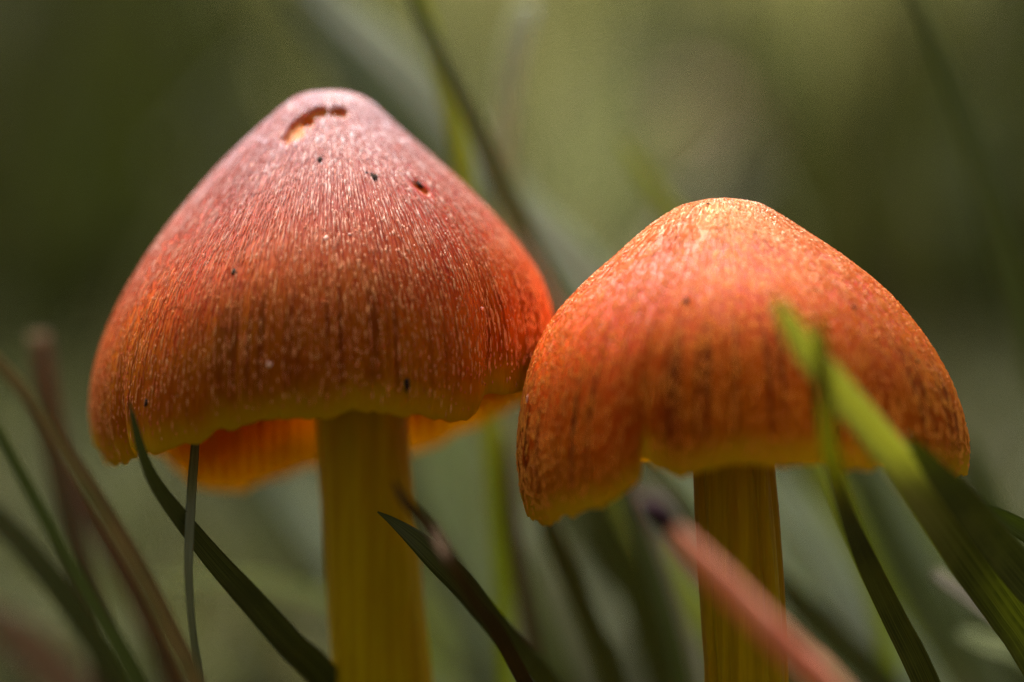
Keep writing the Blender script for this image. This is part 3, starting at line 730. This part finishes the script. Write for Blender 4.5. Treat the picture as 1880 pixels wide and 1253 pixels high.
blade('grass_stalk', 'dim brown stub with a pale tip left of the red cap',
    [(70, 612, 2.4, 34), (78, 680, 2.4, 46), (90, 760, 2.4, 48), (112, 880, 2.4, 48), (140, 1000, 2.4, 48)], grass_material('brown_stub', (.06, .045, .018), (.10, .07, .03), None, .1, tip=(.3, .24, .13)), cat='stalk', round_=True)
blade('grass_shoot', 'dark olive blade low beside the rosy brown blades',
    [(-160, 800, 1.6, 20), (-60, 900, 1.6, 40), (60, 1020, 1.6, 46), (150, 1140, 1.6, 48), (230, 1260, 1.6, 48)], M['g_dark'], LB)
blade('dead_leaf', 'pinkish brown dead leaf in the lower grass left of the rosy blades',
    [(-60, 1100, 4.2, 20), (10, 1150, 4.2, 60), (70, 1200, 4.2, 80), (120, 1260, 4.2, 76)], simple('pink_brown_leaf', (.22, .13, .07), .7), cat='dead leaf', lean=.2)
blade('grass_shoot', 'pale grey blade lying across behind the smooth yellow stem',
    [(250, 1075, 3.6, 8), (350, 1070, 3.6, 30), (470, 1078, 3.6, 44), (560, 1100, 3.6, 50), (680, 1150, 3.6, 50), (780, 1230, 3.6, 48)], M['g_sage'])
# between the stems
MB = 'blurred blades between the two stems'
def many(rows, group, name='grass_shoot', cat='grass shoot'):
    for lab, mat, pts in rows: blade(name, lab, pts, M[mat], group, cat, up=mat not in ('g_dark',))
many([
 ('slender olive blade with rusty edge between the stems', 'g_rust', [(925, 800, 2.2, 6), (930, 870, 2.2, 20), (942, 1000, 2.2, 24), (968, 1140, 2.2, 26), (990, 1260, 2.2, 28)]),
 ('dark green blade hanging below the split lobe of the orange cap', 'g_dark', [(985, 880, 2.0, 10), (1010, 975, 2.0, 34), (1055, 1080, 2.0, 42), (1098, 1180, 2.0, 46), (1128, 1262, 2.0, 48)]),
 ('wide dark blade left of the fibrous stem', 'g_dark', [(1090, 860, 3.2, 12), (1125, 960, 3.2, 58), (1172, 1090, 3.2, 70), (1225, 1262, 3.2, 74)]),
 ('bright yellow-green blade slanting behind the pink stalk', 'g_yellow', [(1110, 880, 3.0, 8), (1165, 965, 3.0, 44), (1225, 1050, 3.0, 54), (1290, 1135, 3.0, 58), (1360, 1240, 3.0, 60)]),
 ('dark thin blade passing under the split in the orange cap', 'g_mid', [(1160, 800, 1.7, 8), (1200, 858, 1.7, 24), (1250, 920, 1.7, 28), (1310, 1010, 1.7, 30), (1390, 1150, 1.7, 32)]),
 ('dim sage blade rising beside the smooth stem', 'g_sage', [(862, 760, 4.6, 10), (880, 860, 4.6, 36), (895, 980, 4.6, 44), (915, 1110, 4.6, 46), (940, 1262, 4.6, 48)]),
 ('broad pale sage blade behind the smooth stem and the orange lobe', 'g_sage', [(770, 720, 6.5, 20), (790, 830, 6.5, 90), (820, 960, 6.5, 110), (860, 1100, 6.5, 110), (910, 1260, 6.5, 110)]),
 ('olive blade bowed close behind the left edge of the orange cap', 'g_mid', [(915, 700, 3.8, 10), (920, 790, 3.8, 36), (932, 900, 3.8, 42), (960, 1050, 3.8, 44), (1010, 1262, 3.8, 46)]),
 ('pale grey-green blade low between the stems', 'g_pale', [(1030, 990, 5.5, 10), (1050, 1060, 5.5, 60), (1085, 1150, 5.5, 70), (1130, 1260, 5.5, 76)]),
 ('pale blade just left of the pink stalk', 'g_pale', [(1150, 850, 5.0, 20), (1170, 910, 5.0, 80), (1215, 1000, 5.0, 84), (1290, 1150, 5.0, 84)]),
], MB)
# right of the fibrous stem
RB = 'blurred blades right of the fibrous stem'
many([
 ('pale sage blade slanting just right of the fibrous stem', 'g_sage', [(1390, 830, 4.0, 10), (1440, 900, 4.0, 44), (1510, 990, 4.0, 54), (1600, 1120, 4.0, 56), (1700, 1262, 4.0, 58)]),
 ('grey blade below the pale sage blade by the fibrous stem', 'g_grey', [(1400, 960, 4.6, 12), (1450, 1030, 4.6, 60), (1530, 1130, 4.6, 70), (1630, 1262, 4.6, 72)]),
 ('dark blade low behind the pink stalk', 'g_dark', [(1400, 1030, 2.6, 10), (1460, 1100, 2.6, 50), (1540, 1180, 2.6, 60), (1630, 1270, 2.6, 62)]),
 ('olive yellow blade under the middle of the orange cap', 'g_yellow', [(1480, 800, 5.2, 14), (1510, 890, 5.2, 50), (1560, 1000, 5.2, 56), (1620, 1130, 5.2, 58), (1690, 1262, 5.2, 60)]),
 ('mid green blade under the right half of the orange cap', 'g_mid', [(1560, 790, 5.6, 14), (1600, 880, 5.6, 56), (1660, 1000, 5.6, 62), (1740, 1130, 5.6, 64), (1830, 1262, 5.6, 66)]),
 ('pale brown withered blade between the narrow blade and the bright blade', 'g_dry', [(1715, 1052, 1.3, 20), (1745, 1072, 1.3, 26), (1800, 1112, 1.3, 28), (1850, 1150, 1.3, 28), (1930, 1230, 1.3, 28)]),
 ('dim green blade low under the bright blade', 'g_mid', [(1760, 1165, 2.2, 14), (1810, 1180, 2.2, 34), (1870, 1200, 2.2, 36), (1960, 1260, 2.2, 36)]),
 ('dim olive blade outside the right edge of the orange cap', 'g_mid', [(1778, 800, 3.0, 10), (1800, 880, 3.0, 30), (1835, 970, 3.0, 34), (1890, 1100, 3.0, 36)]),
], RB)
# above, behind the caps
TB = 'blurred blades above the dip between the caps'
many([
 ('yellow-green blade rising behind the right shoulder of the red cap', 'g_yellow', [(740, -120, 2.2, 10), (772, 0, 2.2, 30), (800, 100, 2.2, 34), (832, 215, 2.2, 36), (852, 310, 2.2, 36), (870, 480, 2.2, 36)]),
 ('long dark green blade slanting into the dip between the caps', 'g_mid', [(735, -60, 1.9, 6), (775, 35, 1.9, 22), (850, 180, 1.9, 32), (925, 345, 1.9, 38), (985, 470, 1.9, 42), (1035, 575, 1.9, 44), (1090, 720, 1.9, 46)]),
 ('wide pale grey-green blade crossing above the red cap', 'g_sage', [(480, -150, 4.5, 20), (610, 0, 4.5, 56), (730, 110, 4.5, 64), (830, 220, 4.5, 66), (930, 350, 4.5, 66), (1040, 520, 4.5, 66)]),
 ('broad dim green blade crossing lower behind the red cap', 'g_mid', [(520, -40, 6.5, 20), (640, 110, 6.5, 80), (760, 260, 6.5, 90), (880, 420, 6.5, 90), (1000, 600, 6.5, 90)]),
 ('upright grey-green blade with a pale bent tip above the dip', 'g_sage', [(985, 0, 3.2, 16), (962, 30, 3.2, 44), (942, 110, 3.2, 46), (930, 210, 3.2, 44), (926, 310, 3.2, 44), (930, 450, 3.2, 44)]),
 ('sage blade fanning towards the orange cap from the dip', 'g_sage', [(900, 300, 3.6, 8), (950, 360, 3.6, 44), (1020, 430, 3.6, 60), (1085, 500, 3.6, 66), (1160, 600, 3.6, 66)]),
 ('narrow pale streaked blade low in the dip between the caps', 'g_pale', [(950, 420, 1.7, 4), (985, 475, 1.7, 12), (1015, 530, 1.7, 16), (1045, 590, 1.7, 18), (1090, 700, 1.7, 18)]),  # a highlight in the dip, put in as a pale blade
 ('short yellow-green blade ending behind the left shoulder of the orange cap', 'g_yellow', [(1138, 255, 3.0, 8), (1160, 290, 3.0, 24), (1195, 340, 3.0, 34), (1235, 395, 3.0, 38), (1300, 500, 3.0, 40)]),
 ('upright pale green blade high behind the red cap', 'g_sage', [(690, 60, 7.5, 20), (705, 130, 7.5, 56), (725, 260, 7.5, 60), (760, 420, 7.5, 60)]),
 ('long olive blade arching down behind the right shoulder of the orange cap', 'g_mid', [(1640, -120, 2.8, 8), (1690, 10, 2.8, 26), (1745, 160, 2.8, 32), (1800, 330, 2.8, 38), (1850, 500, 2.8, 42), (1890, 640, 2.8, 44), (1940, 800, 2.8, 46)]),
], TB)

# dim shoots farther back in the meadow, told apart only by where they stand
g_ = np.random.default_rng(77)
for k in range(26):
    y_ = 4.5+5.5*g_.random(); px_ = 330+1560*(k+g_.random())/26; top = 700+170*g_.random()
    if k % 5 == 0: top = 560+120*g_.random()
    sl = .30+.45*g_.random(); wd_ = 26+30*g_.random()
    pts = [(px_+sl*(q-top)*(.7+.5*(q-top)/500), q, y_, w_*wd_) for q, w_ in ((top, .2), (top+90, .8), (top+200, 1.), (top+330, 1.), (top+480, .95))]
    kd = ('g_mid', 'g_dark', 'g_sage', 'g_mid', 'g_yellow', 'g_dark')[k % 6]
    tone = {'g_mid': 'olive', 'g_dark': 'dark green', 'g_sage': 'greyish sage', 'g_yellow': 'yellow-green'}[kd]
    blade('grass_shoot', 'dim soft '+tone+' grass shoot in the meadow well behind the stems', pts, M[kd], 'dim '+tone+' shoots behind the stems', up=k % 2 == 0, n=30)
